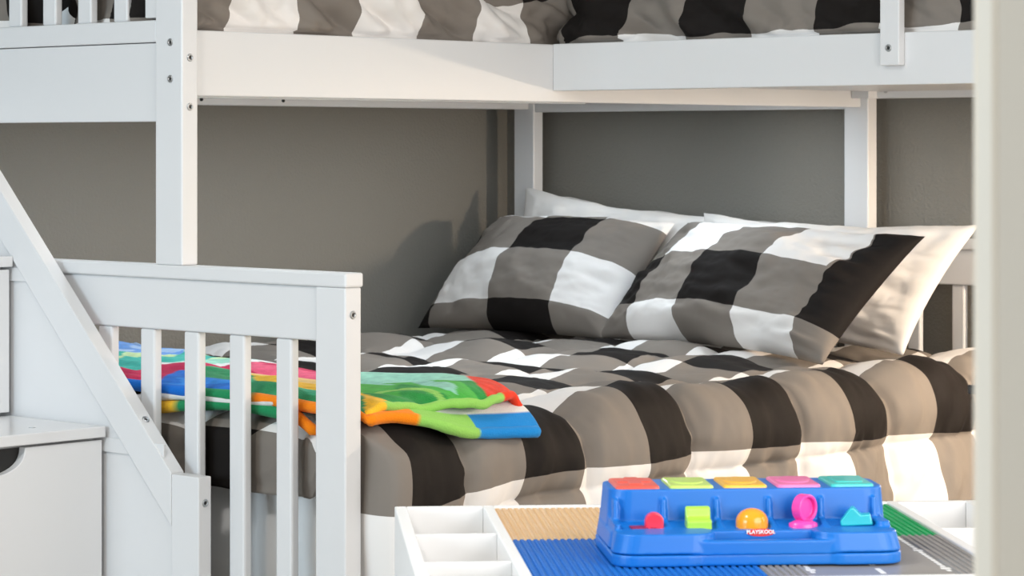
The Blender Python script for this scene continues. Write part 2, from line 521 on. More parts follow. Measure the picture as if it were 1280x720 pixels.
pu = arcprof(0.062, 2.02, 0.125, 0.03, 0.06, 14, 9, 290)
pv = arcprof(-1.10, 0.452, 0.04, 0.270, 0.09, 34, 20, 190)
cf = drape('comforter', M['plaid'], None, pu, pv, ZT, quilt, quilt_uv, 0.012, quilt_shape)
tag(cf, 'quilted black, grey and white checked comforter spread over the lower bed', 'comforter')

# ---------------------------------------------------------------- pillows
def pillow(name, label, mat, BL, BR, TR, TL, T, uvf=None, seed=0.0, pinch=0.03, wr=0.006, back=0.75, group=None, sag=0.0):
    BL, BR, TR, TL = [W(*p) for p in (BL, BR, TR, TL)]
    nu, nv = 120, 80
    n = (BR - BL).cross(TL - BL).normalized()
    if n.dot(CAM - BL) < 0: n = -n
    ex = ((BR - BL) + (TR - TL)).normalized(); ey = ((TL - BL) + (TR - BR)).normalized()
    bm = bmesh.new()
    uvl = bm.loops.layers.uv.new('UVMap')
    def pos(u, v, side):
        e = 4 * u * (1 - u); g = 4 * v * (1 - v)
        p = BL * (1-u) * (1-v) + BR * u * (1-v) + TR * u * v + TL * (1-u) * v
        p = p + ey * (pinch * e * (1 - 2 * v) * (1 if v < 0.5 else 1)) * (abs(2*v-1) ** 2)
        p = p + ex * (pinch * g * (1 - 2 * u)) * (abs(2*u-1) ** 2)
        h = (max(e, 0) ** 0.5) * (max(g, 0) ** 0.5)
        edge = min(u, 1 - u, v, 1 - v)
        k = sst(0.0, 0.10, edge)
        w = wr * 1.6 * fbm(u * 3.1 + seed, v * 4.3, seed) 
        # radiating tucks near the ends
        cu = min(u, 1 - u)
        w += wr * 1.3 * math.sin(v * 34 + 6 * fbm(u * 2 + seed, v * 3, 3)) * (1 - sst(0.02, 0.26, cu)) * fbm(v * 6, seed, 8)
        w += wr * 0.5 * fbm(u * 12 + seed, v * 9, 2.2)
        w -= sag * math.exp(-((u - 0.5) / 0.3) ** 2) * v
        amt = T * h if side > 0 else -T * back * h
        return p + n * (amt + w * k * side) + Vector((0, 0, 0.006 * fbm(u * 5 + seed, side, 1) * (1 if v > 0.9 else 0)))
    for side in (1, -1):
        g = [[bm.verts.new(pos(i / nu, j / nv, side)) for j in range(nv + 1)] for i in range(nu + 1)]
        for i in range(nu):
            for j in range(nv):
                q = (g[i][j], g[i+1][j], g[i+1][j+1], g[i][j+1])
                ij = ((i, j), (i+1, j), (i+1, j+1), (i, j+1))
                f = bm.faces.new(q)
                for lp, (a, b) in zip(f.loops, ij):
                    lp[uvl].uv = uvf(a / nu, b / nv) if uvf else (a / nu, b / nv)
    bmesh.ops.remove_doubles(bm, verts=bm.verts[:], dist=0.0004)
    o = finish(name, bm, mat, None, 0, smooth=True)
    tag(o, label, 'pillow', group or 'pillows at the head of the lower bed')
    return o

pillow('white_pillow', 'plain white pillow against the headboard behind the left checked pillow', M['white_cotton'],
       (1.93, -1.03, 0.63), (1.93, -0.34, 0.63), (1.985, -0.335, 0.905), (2.015, -1.035, 0.968), 0.05, seed=3.1, wr=0.008, pinch=0.015, back=0.4)
pillow('white_pillow', 'plain white pillow behind the right checked pillow, its end hanging past it', M['white_cotton'],
       (1.90, -0.40, 0.625), (1.80, 0.27, 0.622), (1.945, 0.372, 0.905), (1.985, -0.43, 0.915), 0.085, seed=8.4, wr=0.009, pinch=0.02, back=0.4)
pillow('checked_pillow', 'black, grey and white checked pillow on the left, nearest the side wall', M['plaid'],
       (1.705, -1.115, 0.622), (1.715, -0.50, 0.62), (1.925, -0.47, 0.890), (1.925, -1.035, 0.893), 0.115,
       uvf=lambda u, v: ((u - 0.40) / 0.67, (v - 0.52) / 0.76), seed=1.3, back=0.35, pinch=0.012, wr=0.009)
pillow('checked_pillow', 'black, grey and white checked pillow on the right with a pointed dark corner', M['plaid'],
       (1.72, -0.54, 0.622), (1.50, 0.275, 0.62), (1.70, 0.395, 0.885), (1.90, -0.41, 0.895), 0.11,
       uvf=lambda u, v: ((u - 0.41) / 0.485, ((v if u < 0.885 else min(v, 0.2 + 0.45 * max(0, v - 0.2))) - 0.2) / 0.76), seed=5.7, wr=0.013, back=0.35, pinch=0.022)

# ---------------------------------------------------------------- throw blanket
C_WHITE = (0.80, 0.80, 0.78); C_SKY = (0.16, 0.36, 0.80); C_PALE = (0.60, 0.78, 0.42); C_TEAL = (0.05, 0.48, 0.40)
C_CRIM = (0.55, 0.010, 0.08); C_PINK = (0.78, 0.10, 0.20); C_ROYAL = (0.006, 0.16, 0.64); C_GREEN = (0.015, 0.27, 0.10)
C_GRASS = (0.07, 0.45, 0.055); C_DGRASS = (0.02, 0.30, 0.05); C_LIME = (0.30, 0.62, 0.12); C_YEL = (0.92, 0.52, 0.03)
C_ORG = (0.95, 0.25, 0.008); C_RED = (0.82, 0.045, 0.012); C_AQUA = (0.32, 0.66, 0.52); C_SAND = (0.90, 0.60, 0.24); C_BLUE = (0.012, 0.24, 0.64)

def lerp_tab(tab, x):
    if x <= tab[0][0]: return tab[0][1]
    for (x0, y0), (x1, y1) in zip(tab, tab[1:]):
        if x <= x1: return y0 + (y1 - y0) * (x - x0) / (x1 - x0)
    return tab[-1][1]

def bl_color(U, V):
    k = 1 + 0.16 * fbm(U * 60, V * 45, 9.1) + 0.10 * fbm(U * 160, V * 160, 4.0)
    return tuple(min(1.0, max(0.0, q * k)) for q in bl_print(U, V))

def bl_print(U, V):
    """the printed picture: broad bands running diagonally across the cloth"""
    u = U + 0.010 * fbm(U * 9, V * 6, 3.3); c = V + 1.228 * U + 0.02 * fbm(U * 6, V * 5, 8.8)
    if c > 0.47:
        if c > 0.79 + 0.35 * (0.36 - u) and u > 0.06:
            return C_YEL if (u - 0.30) ** 2 + (c - 0.90) ** 2 * 0.5 < 0.0009 else C_RED
        if u > 0.285 + 0.25 * (c - 0.565): return C_AQUA
        if u < 0.125 and c < 0.60: return C_YEL
        y = (u - 0.17) - 0.05 * math.sin((c - 0.5) * 11)
        if abs(y) < 0.006 or abs(y + 0.075) < 0.005: return C_LIME
        r = fbm(U * 10, V * 8 + U * 7, 5)
        if r < -0.14: return C_DGRASS
        return C_AQUA if (u > 0.24 and r > 0.16) else C_GRASS
    top = lerp_tab([(-0.136, 0.184), (-0.021, 0.254), (0.11, 0.32), (0.246, 0.417), (0.366, 0.43)], c)
    bot = lerp_tab([(-0.136, -0.01), (-0.021, 0.118), (0.11, 0.272), (0.246, 0.319), (0.366, 0.304)], c)
    mid = lerp_tab([(-0.136, 0.267), (-0.021, 0.314), (0.11, 0.407), (0.246, 0.47)], c)
    sky = lerp_tab([(-0.136, 0.392), (-0.021, 0.47), (0.11, 0.60)], c)
    if u > sky: return C_SKY if fbm(U * 8, V * 3, 1) > -0.15 else (0.42, 0.60, 0.88)
    if u > mid: return C_PALE if fbm(U * 7, V * 5, 11) > -0.1 else C_TEAL
    if u > top: return C_TEAL if c < -0.06 else (C_AQUA if u > top + 0.03 else C_WHITE)
    if u > bot:
        return C_CRIM if (c < 0.12 or fbm(U * 16, V * 6, 4) > 0.0) else C_PINK
    if c > 0.30 and u > 0.108: return C_SAND if u > 0.20 else C_YEL
    if c > 0.215 and u > 0.118: return C_SAND if u > 0.249 else C_YEL
    if c < 0.02 or (u < 0.104 and c < 0.17): return C_ROYAL if fbm(U * 30, V * 5, 2) > -0.22 else (0.03, 0.26, 0.75)
    return C_GREEN if fbm(U * 20, V * 6, 7) > -0.12 else (0.04, 0.42, 0.22)

BC_V, BC_R = 0.362, 0.09
def bl_point(U, t, off):
    """a point lying `off` above the comforter, t metres from the wall side along the cloth"""
    r = BC_R + off
    if t <= BC_V: return Vector((U, t, ZT + off))
    th = (t - BC_V) / r
    return Vector((U, BC_V + r * math.sin(th), ZT - BC_R + r * math.cos(th)))

def bl_mesh(name, parent, nu, nv, fn, thick=0.012):
    bm = bmesh.new(); cols = []; P3 = []
    g = []
    for i in range(nu + 1):
        row, pr = [], []
        for j in range(nv + 1):
            p, c = fn(i / nu, j / nv)
            pr.append(W(*p)); row.append(bm.verts.new(pr[-1])); cols.append(c)
        g.append(row); P3.append(pr)
    for i in range(nu):
        for j in range(nv):
            bm.faces.new((g[i][j], g[i][j+1], g[i+1][j+1], g[i+1][j]))
    o = finish(name, bm, M['fleece'], parent, 0, smooth=True, recalc=False)
    me = o.data
    at = me.color_attributes.new('print', 'FLOAT_COLOR', 'POINT')
    for k, c in enumerate(cols): at.data[k].color = (*c, 1)
    if me.polygons[len(me.polygons)//3].normal.z < 0: me.flip_normals()
    md = o.modifiers.new('thickness', 'SOLIDIFY'); md.thickness = thick; md.offset = -1
    return o, P3

def tube(name, parent, pts, rad, colf):
    bm = bmesh.new(); n = len(pts); seg = 10; rings = []; cc = []
    for k in range(n):
        td = (pts[min(k+1, n-1)] - pts[max(k-1, 0)]).normalized()
        x = td.cross(Vector((0, 0, 1))).normalized(); y = x.cross(td)
        rr = rad * (1 if 0 < k < n - 1 else 0.35) * (1 + 0.15 * fbm(k * 0.23, rad * 100, 3))
        rings.append([bm.verts.new(pts[k] + (x * math.cos(t) + y * math.sin(t)) * rr) for t in [2 * math.pi * s / seg for s in range(seg)]])
        cc += [colf(k / (n - 1))] * seg
    for p, q in zip(rings, rings[1:]):
        for s in range(seg): bm.faces.new((p[s], p[(s+1) % seg], q[(s+1) % seg], q[s]))
    bm.faces.new(rings[0]); bm.faces.new(rings[-1][::-1])
    h = finish(name, bm, M['fleece'], parent, 0, smooth=True)
    a2 = h.data.color_attributes.new('print', 'FLOAT_COLOR', 'POINT')
    for k, c in enumerate(cc): a2.data[k].color = (*c, 1)
    return h

def bl_back(V):
    return lerp_tab([(-1.03, 0.72), (-0.55, 0.55), (-0.2, 0.46), (0.05, 0.425), (0.30, 0.425), (0.45, 0.40)], V) + 0.008 * math.sin(V * 17)
def bl_top(a, b):
    t = -1.03 + b * (1.03 + 0.452)
    ub = bl_back(t)
    U = 0.052 + a * (ub - 0.052)
    front = 0.395 + 0.055 * sst(0.05, 0.30, U) + 0.010 * math.sin(U * 26 + 0.4) - 0.012 * sst(0.30, 0.45, U)
    t = -1.03 + b * (1.03 + front)
    off = 0.047 + 0.010 * fbm(U * 5 + 2.0 * t, t * 1.6, 6.1) + 0.007 * fbm(U * 15, t * 3.0, 2.7)
    off += 0.010 * abs(math.sin(U * 21 + 1.6 * t + 2 * fbm(U * 3, t * 2, 1))) * sst(0.0, 0.15, a)
    off -= 0.004 * (1 - sst(0.0, 0.10, a)) ** 2 + 0.016 * sst(0.90, 1.0, a)
    off += 0.010 * math.sin(U * 24 + 1.0) * sst(0.34, 0.50, t)
    return bl_point(U, t, off), bl_color(U, t)
def bl_low(a, b):
    U = 0.046 + a * (0.405 - 0.046)
    front = 0.420 + 0.065 * sst(0.05, 0.34, U) + 0.010 * math.sin(U * 30 + 2.0)
    t = 0.20 + b * (front - 0.20)
    off = 0.038 + 0.006 * math.sin(U * 27 + 3.3) * sst(0.35, 0.5, t)
    c = C_ORG if a < 0.28 else (C_LIME if a < 0.62 else C_BLUE)
    if t < front - 0.035: c = C_WHITE
    return bl_point(U, t, off), c
bl, PT = bl_mesh('throw_blanket', None, 120, 220, bl_top)
tag(bl, 'bright multicoloured fleece throw bunched across the foot of the lower bed', 'blanket')
lowf, PL = bl_mesh('folded_layer', bl, 90, 60, bl_low)
dn = Vector((0, 0, -0.006))
front = [PT[i][-1] + dn for i in range(0, 121, 2)]
tube('hem', bl, front, 0.0085, lambda t: C_YEL if t < 0.13 else (C_LIME if t < 0.80 else C_RED))
tube('hem', bl, [p[-1] + dn for p in PL[::2]], 0.0105, lambda t: C_ORG if t < 0.28 else (C_LIME if t < 0.62 else C_BLUE))
endc = [PT[-1][j] + dn for j in range(0, 221, 3)]
tube('hem', bl, endc, 0.0085, lambda t: bl_color(bl_back(-1.03 + t * 1.53) - 0.01, -1.03 + t * 1.53))
foot = [PT[0][j] + dn for j in range(0, 221, 3)]
tube('hem', bl, foot, 0.0105, lambda t: C_ROYAL if t < 0.70 else (C_GREEN if t < 0.82 else C_ORG))
f2 = [W(0.052, -0.62 + k * 0.020, 0.620 + 0.05 * min(0.1, -0.62 + k * 0.02) - 0.004 * math.sin(k * 0.33)) for k in range(44)]
tube('hem', bl, f2, 0.0115, lambda t: C_YEL if t < 0.64 else C_GREEN)
f3 = [W(0.050, -0.62 + k * 0.020, 0.633 + 0.05 * min(0.1, -0.62 + k * 0.02) - 0.004 * math.sin(k * 0.4)) for k in range(44)]
tube('fleece_lining', bl, f3, 0.008, lambda t: C_WHITE)
f4 = [W(0.046, 0.205 + 0.008 * k, 0.640 - 0.0042 * k) for k in range(12)]
tube('hem', bl, f4, 0.010, lambda t: C_ORG)

# ---------------------------------------------------------------- upper bedding
def umatt(label, u0, u1, v0, v1, z0, z1):
    o = mattress('mattress', u0, u1, v0, v1, z0, z1, 0.003)
    tag(o, label, 'mattress')
umatt('upper mattress under the checked duvet on the long deck', 0.075, 2.02, -1.03, -0.10, 1.205, 1.36)
umatt('upper mattress under the checked duvet on the arm deck', 1.06, 2.02, -0.045 + 0.09, 1.93, 1.213, 1.36)

def folds(amp, dirx, diry):
    def f(a, b, p):
        s, t = a[2], b[2]
        x = s * dirx + t * diry; y = -s * diry + t * dirx
        r = fbm(x * 3.2, y * 11.0, 3.7)
        ridge = 1 - abs(fbm(x * 2.4 + 3, y * 8, 1.9)) * 2.6
        return amp * (r * 1.1 + 0.8 * ridge) + amp * 0.14 * fbm(s * 30, t * 30, 6)
    return f
def keep_up(q, a, b, p):
    q.z = max(q.z, 1.222 + 0.02 * (a[1] > 0.1) * (b[1] > 0.1))
    q.x = min(q.x, 2.044)
    if q.z < 1.290:                                   # tucked inside the rails
        if b[0] > -0.2 and a[0] < 1.0: q.y = min(q.y, -0.057)
        if 1.0 < a[0] < 1.2 and b[0] > -0.04: q.x = max(q.x, 1.0275)
    return q
pu = arcprof(0.050, 2.035, 0.13, 0.13, 0.05, 10, 6, 260)
pv = arcprof(-1.05, -0.062, 0.13, 0.16, 0.06, 26, 14, 40)
def uv_main(a, b, p):
    z = p.z
    L = pv[-1][2]
    return ((a[2] + 0.10 - 0.305 + 0.01 * fbm(a[2] * 6, b[2] * 6, 2)) / 0.325, (pv[-1][2] - b[2] - 0.135) / PER + 0.03 * fbm(a[2] * 6, b[2] * 6, 5))
d1 = drape('duvet', M['plaid'], None, pu, pv, 1.400, folds(0.030, 0.86, 0.50), uv_main, 0.006, keep_up)
tag(d1, 'rumpled checked duvet on the upper long deck, above the drawers and footboard', 'duvet')
pu2 = arcprof(1.036, 2.04, 0.15, 0.12, 0.06, 24, 10, 40)
pv2 = arcprof(-0.030, 1.95, 0.02, 0.13, 0.05, 10, 6, 260)
def uv_arm(a, b, p):
    return ((b[2] + 0.02 + 0.02 + 0.01 * fbm(a[2] * 6, b[2] * 6, 12)) / PER, (a[2] - pu2[0][2] - 0.042) / PER + 0.02 * fbm(a[2] * 6, b[2] * 5, 15))
d2 = drape('duvet', M['plaid'], None, pu2, pv2, 1.402, folds(0.028, -0.50, 0.86), uv_arm, 0.006, keep_up)
tag(d2, 'rumpled checked duvet on the upper arm deck at the top right', 'duvet')

# ================================================================== PLAY TABLE
TZ = 0.62
T0 = CAM + RIGHT * (-0.149) + FWD * 3.424
tb = empty('play_table', 'white play table with studded baseplates and open side bins', 'table',
           Vector((T0.x, T0.y, 0)), YAW + math.radians(4.75))
TM = tb.matrix_basis.copy()
def T(x, y, z): return TM @ Vector((x, y, z))
TW = M['tablewhite']
X = [0.0, 0.015, 0.112, 0.125, 0.633, 0.646, 0.735, 0.750]
Y1 = -0.60
z0 = 0.50
bm = bmesh.new()
for a, b in ((X[0], X[1]), (X[2], X[3]), (X[4], X[5]), (X[6], X[7])): bbox(bm, a, b, Y1, 0.0, z0, TZ, T)
bbox(bm, X[1], X[2], -0.013, 0.0, z0, TZ, T); bbox(bm, X[3], X[4], -0.013, 0.0, z0, TZ, T); bbox(bm, X[5], X[6], -0.013, 0.0, z0, TZ, T)
bbox(bm, X[1], X[2], Y1, Y1 + 0.013, z0, TZ, T); bbox(bm, X[3], X[4], Y1, Y1 + 0.013, z0, TZ, T); bbox(bm, X[5], X[6], Y1, Y1 + 0.013, z0, TZ, T)
finish('frame', bm, TW, tb, 0.0015)
box('top_panel', TW, tb, X[3], X[4], Y1 + 0.013, -0.013, 0.598, 0.614, 0.0, T)
for a, b in ((X[1], X[2]), (X[5], X[6])):
    box('bin_floor', TW, tb, a, b, Y1 + 0.013, -0.013, z0, z0 + 0.012, 0.0, T)
    for y in (-0.232, -0.446):
        box('bin_divider', TW, tb, a, b, y - 0.006, y + 0.002, z0 + 0.012, TZ - 0.002, 0.001, T)
for a in (0.002, 0.69):
    for y in (-0.06, Y1 + 0.002):
        box('leg', TW, tb, a, a + 0.058, y, y + 0.058, 0.0, z0, 0.003, T)
bm = bmesh.new()
lathe(bm, [(0.0045, 0.0), (0.0045, 0.002), (0.0015, 0.009), (0, 0.009)], T(X[6] + 0.0, -0.19, TZ - 0.02), (T(-1, 0, 0) - T(0, 0, 0)), 12)
finish('screw', bm, M['dark'], tb)

ZP = 0.6165
def baseplate(name, label, mat, x0, x1, y0, y1, cols):
    vs, fs = [], []
    def V3(x, y, z): vs.append(T(x, y, z)); return len(vs) - 1
    a = [V3(x0, y0, 0.614), V3(x1, y0, 0.614), V3(x1, y1, 0.614), V3(x0, y1, 0.614),
         V3(x0, y0, ZP), V3(x1, y0, ZP), V3(x1, y1, ZP), V3(x0, y1, ZP)]
    for f in ((3,2,1,0),(4,5,6,7),(0,1,5,4),(1,2,6,5),(2,3,7,6),(3,0,4,7)): fs.append(tuple(a[i] for i in f))
    pit = (x1 - x0) / 32
    ny = int(round((y1 - y0) / pit)); py = (y1 - y0) / ny
    for c in cols:
        for r in range(ny):
            cx, cy = x0 + (c + 0.5) * pit, y0 + (r + 0.5) * py
            lo = [V3(cx + 0.00245 * math.cos(t), cy + 0.00245 * math.sin(t), ZP - 0.0002) for t in [math.pi * k / 5 for k in range(10)]]
            hi = [V3(cx + 0.00245 * math.cos(t), cy + 0.00245 * math.sin(t), ZP + 0.0017) for t in [math.pi * k / 5 for k in range(10)]]
            for k in range(10):
                fs.append((lo[k], lo[(k+1) % 10], hi[(k+1) % 10], hi[k]))
            fs.append(tuple(hi))
    me = bpy.data.meshes.new(name); me.from_pydata([tuple(p) for p in vs], [], fs); me.update()
    me.materials.append(mat)
    o = link(bpy.data.objects.new(name, me), tb)
    o['label'] = label
    return o
YM = -0.283
XC = 0.379
baseplate('baseplate', 'tan studded baseplate', M['brick_tan'], X[3] + 0.0005, XC - 0.0003, YM + 0.0004, -0.0135, range(32))
baseplate('baseplate', 'blue studded baseplate', M['brick_blue'], X[3] + 0.0005, XC - 0.0003, Y1 + 0.0135, YM - 0.0004, range(32))
baseplate('baseplate', 'green studded baseplate', M['brick_green'], XC + 0.0003, X[4] - 0.0005, YM + 0.0004, -0.0135, range(32))
road = baseplate('baseplate', 'grey road baseplate with white dashed markings', M['brick_grey'], XC + 0.0003, X[4] - 0.0005, Y1 + 0.0135, YM - 0.0004, list(range(6)) + list(range(26, 32)))
xl, xr, xm = XC + 0.052, X[4] - 0.052, (XC + X[4]) / 2
for x, nm in ((xl, 'edge_line'), (xr, 'edge_line'), (xm, 'centre_line')):
    bm = bmesh.new()
    y = YM - 0.008; k = 0
    while y > Y1 + 0.05:
        if nm == 'edge_line':
            wd = 0.011 if (k % 9 == 7) else 0.005
            bbox(bm, x - wd / 2, x + wd / 2, y - 0.009, y, ZP - 0.0005, ZP + 0.0003, T)
        elif k % 4 == 0:
            bbox(bm, xm - 0.003, xm + 0.003, y - 0.034, y, ZP - 0.0005, ZP + 0.0003, T)
        y -= 0.0145; k += 1
    finish(nm, bm, M['road_white'], road)

# ================================================================== POP-UP TOY
ZB = ZP + 0.0018
O = CAM + RIGHT * 0.100 + FWD * 2.935
toy = empty('pop_up_toy', 'blue plastic pop-up toy with five coloured lids and switches on the play table', 'toy', Vector((O.x, O.y, ZB)), YAW + math.radians(5.0))
OM = toy.matrix_basis.copy()
def Y3(x, y, z): return OM @ Vector((x, y, z))
LW = 0.325
def rbox(bm, x0, x1, y0, y1, z0, z1, r, n=6, top=None):
    """box with rounded vertical corners; top = (dx0, dx1, dy0, dy1) shifts of the top outline"""
    top = top or (0, 0, 0, 0)
    def outline(a0, a1, b0, b1):
        out = []
        for cx, cy, s in ((a1 - r, b1 - r, 0), (a0 + r, b1 - r, 1), (a0 + r, b0 + r, 2), (a1 - r, b0 + r, 3)):
            for i in range(n + 1):
                t = math.pi / 2 * (s + i / n)
                out.append((cx + r * math.cos(t), cy + r * math.sin(t)))
        return out
    lo = outline(x0, x1, y0, y1); hi = outline(x0 + top[0], x1 + top[1], y0 + top[2], y1 + top[3])
    a = [bm.verts.new(Y3(p[0], p[1], z0)) for p in lo]; b = [bm.verts.new(Y3(p[0], p[1], z1)) for p in hi]
    bm.faces.new(a[::-1]); bm.faces.new(b)
    m = len(a)
    for i in range(m): bm.faces.new((a[i], a[(i+1) % m], b[(i+1) % m], b[i]))

def moulded(name, mat, parent, bm, vox=0.0016, it=4):
    o = finish(name, bm, mat, parent, 0, smooth=True)
    md = o.modifiers.new('mould', 'REMESH'); md.mode = 'VOXEL'; md.voxel_size = vox; md.use_smooth_shade = True
    sm = o.modifiers.new('soften', 'SMOOTH'); sm.iterations = it; sm.factor = 0.6
    return o

HX0, HX1 = 0.124, 0.236
RX = [0.0235, 0.0775, 0.1375, 0.197, 0.256, 0.3165]
LX, LW = 0.011, 0.334
bm = bmesh.new()
# lower shell, its front stepping back behind the handle
rbox(bm, LX, 0.120, 0.0, 0.195, 0.0, 0.0130, 0.026); rbox(bm, 0.240, LW, 0.0, 0.195, 0.0, 0.0130, 0.026)
rbox(bm, 0.05, 0.28, 0.004, 0.195, 0.0, 0.0130, 0.012)
moulded('base', M['blue'], toy, bm)
bm = bmesh.new()
z1 = 0.0136
rbox(bm, LX, LW, 0.034, 0.195, z1, 0.0315, 0.030, top=(0.003, -0.003, 0, -0.003))              # tray
rbox(bm, LX, HX0, 0.0, 0.058, z1, 0.0352, 0.026, top=(0.005, 0.002, 0.004, 0))                # front left
rbox(bm, HX1, LW, 0.0, 0.058, z1, 0.0352, 0.026, top=(-0.002, -0.005, 0.004, 0))
rbox(bm, HX0 - 0.03, HX1 + 0.03, 0.003, 0.0165, 0.0120, 0.0275, 0.006)                           # carrying handle
rbox(bm, HX0 - 0.03, HX1 + 0.03, 0.030, 0.046, z1, 0.0346, 0.004)                                 # lip behind it
rbox(bm, LX + 0.003, 0.0245, 0.03, 0.19, z1, 0.0415, 0.008, top=(0.004, 0, 0.012, 0)); rbox(bm, LW - 0.0215, LW - 0.003, 0.03, 0.19, z1, 0.0415, 0.008, top=(0, -0.004, 0.012, 0))
rbox(bm, LX + 0.003, LW + 0.001, 0.082, 0.193, z1, 0.0735, 0.024, top=(0.004, -0.004, 0.006, -0.010))  # raised back
for x in RX:
    rbox(bm, x - 0.0038, x + 0.0038, 0.074, 0.10, z1, 0.064, 0.002, top=(0.001, -0.001, 0.008, 0))
def wedge(x0, x1, y0, y1, h0, h1):
    v = [bm.verts.new(Y3(*p)) for p in ((x0, y0, 0.02), (x1, y0, 0.02), (x1, y1, 0.02), (x0, y1, 0.02), (x0, y0, h0), (x1, y0, h0), (x1, y1, h1), (x0, y1, h1))]
    for f in ((0,1,2,3),(4,5,6,7),(0,1,5,4),(1,2,6,5),(2,3,7,6),(3,0,4,7)): bm.faces.new([v[i] for i in f])
wedge(LX + 0.012, LW - 0.012, 0.040, 0.095, 0.0318, 0.0402)          # sloping tray floor
for x in RX[1:-1]: wedge(x - 0.0038, x + 0.0038, 0.042, 0.095, 0.0352, 0.0445)
moulded('body', M['blue'], toy, bm, 0.0013, 3)

lids = [('redlid', 'coral red lid'), ('limelid', 'pale lime lid'), ('yellowlid', 'yellow lid'), ('pinklid', 'pink lid'), ('teallid', 'aqua lid')]
for i, (mk, lb) in enumerate(lids):
    cx = 0.0505 + i * 0.0612
    bm = bmesh.new()
    rbox(bm, cx - 0.0258, cx + 0.0258, 0.0945, 0.174, 0.070, 0.0768, 0.005, top=(0.0015, -0.0015, 0.001, -0.001))
    ld = finish('lid', bm, M[mk], toy, 0.0018, 3); ld['label'] = lb
    bm = bmesh.new()
    if i == 0:
        rbox(bm, cx - 0.008, cx + 0.008, 0.108, 0.168, 0.075, 0.0782, 0.003); rbox(bm, cx - 0.019, cx + 0.019, 0.128, 0.148, 0.075, 0.0780, 0.003)
    elif i == 4:
        rbox(bm, cx - 0.016, cx + 0.016, 0.112, 0.164, 0.075, 0.0780, 0.004)
    else:
        lathe(bm, [(0.019, -0.002), (0.019, 0.001), (0.015, 0.0016), (0, 0.0016)], Y3(cx, 0.139, 0.0765), Vector((0, 0, 1)), 28, 1.0, 1.5, Y3(1, 0, 0) - Y3(0, 0, 0))
    finish('embossing', bm, M[mk], ld, 0.0008)

XD = Y3(1, 0, 0) - Y3(0, 0, 0); YD = Y3(0, 1, 0) - Y3(0, 0, 0); ZD = Vector((0, 0, 1))
YB = 0.060
# red slider in its slot
cx = 0.0545
bm = bmesh.new(); rbox(bm, cx - 0.018, cx + 0.017, YB - 0.009, YB + 0.008, 0.030, 0.0365, 0.002)
sl = finish('slider_slot', bm, plain('dark_red_slot', (0.30, 0.01, 0.06), 0.5), toy); sl['label'] = 'dark red slot'
bm = bmesh.new()
lathe(bm, [(0.0, 0.0), (0.0103, 0.0), (0.0103, 0.0105), (0.0098, 0.0125), (0.008, 0.0138), (0.0, 0.0138)], Y3(cx + 0.0085, YB - 0.009, 0.0425), YD, 32)
rbox(bm, cx - 0.0018, cx + 0.0188, YB - 0.009, YB + 0.0035, 0.031, 0.0425, 0.002)
sw = moulded('slider', M['red'], toy, bm, 0.0009, 3); sw['label'] = 'round red slider knob'
# lime rocker
cx = 0.1118
bm = bmesh.new()
prism(bm, [(-0.010, 0.030), (-0.010, 0.0435), (0.0005, 0.046), (0.003, 0.0565), (0.010, 0.058), (0.013, 0.030)],
      lambda p: Y3(cx - 0.0125, YB + p[0], p[1]), lambda p: Y3(cx + 0.0155, YB + p[0], p[1]))
k = finish('switch', bm, M['lime'], toy, 0.0025, 4); k['label'] = 'lime green flip switch'
# orange dome
cx = 0.1738
bm = bmesh.new()
prof = [(0.018, -0.006), (0.0181, 0.004)] + [(0.0181 * math.cos(t), 0.004 + 0.0150 * math.sin(t)) for t in [math.pi / 2 * q / 10 for q in range(1, 10)]] + [(0, 0.019)]
lathe(bm, prof, Y3(cx, YB + 0.001, 0.0365), ZD, 40)
k = finish('push_button', bm, M['orange'], toy, smooth=True); k['label'] = 'orange domed push button'
# pink dial
cx = 0.2325
bm = bmesh.new()
ax = (XD * 0.62 - YD * 0.78).normalized()
c = Y3(cx + 0.001, YB + 0.004, 0.0545)
lathe(bm, [(0, -0.006), (0.0145, -0.006), (0.0155, -0.005), (0.0155, 0.006), (0.0147, 0.0068), (0.0125, 0.0066), (0.0118, 0.0052), (0.0115, 0.002), (0.0, 0.002)], c, ax, 40)
dl = finish('dial', bm, M['pink'], toy, smooth=False); dl['label'] = 'upright pink dial'
dl.modifiers.new('soft', 'BEVEL').width = 0.0004
bm = bmesh.new()
lathe(bm, [(0.0165, -0.004), (0.0160, 0.0015), (0.011, 0.004), (0.006, 0.006), (0, 0.006)], Y3(cx - 0.001, YB, 0.0365), ZD, 32, 1.0, 0.75, XD)
finish('dial_foot', bm, M['pink'], dl, smooth=True)
# teal lever
cx = 0.2900
bm = bmesh.new()
prism(bm, [(-0.0175, 0.040), (-0.0055, 0.0555), (-0.002, 0.0555), (0.006, 0.0475), (0.0165, 0.0482), (0.020, 0.036), (-0.0165, 0.035)],
      lambda p: Y3(cx + p[0] - 0.001, YB - 0.009, p[1]), lambda p: Y3(cx + p[0] + 0.003, YB + 0.010, p[1]))
k = finish('lever', bm, M['teal'], toy, 0.0018, 3); k['label'] = 'teal tilting lever'
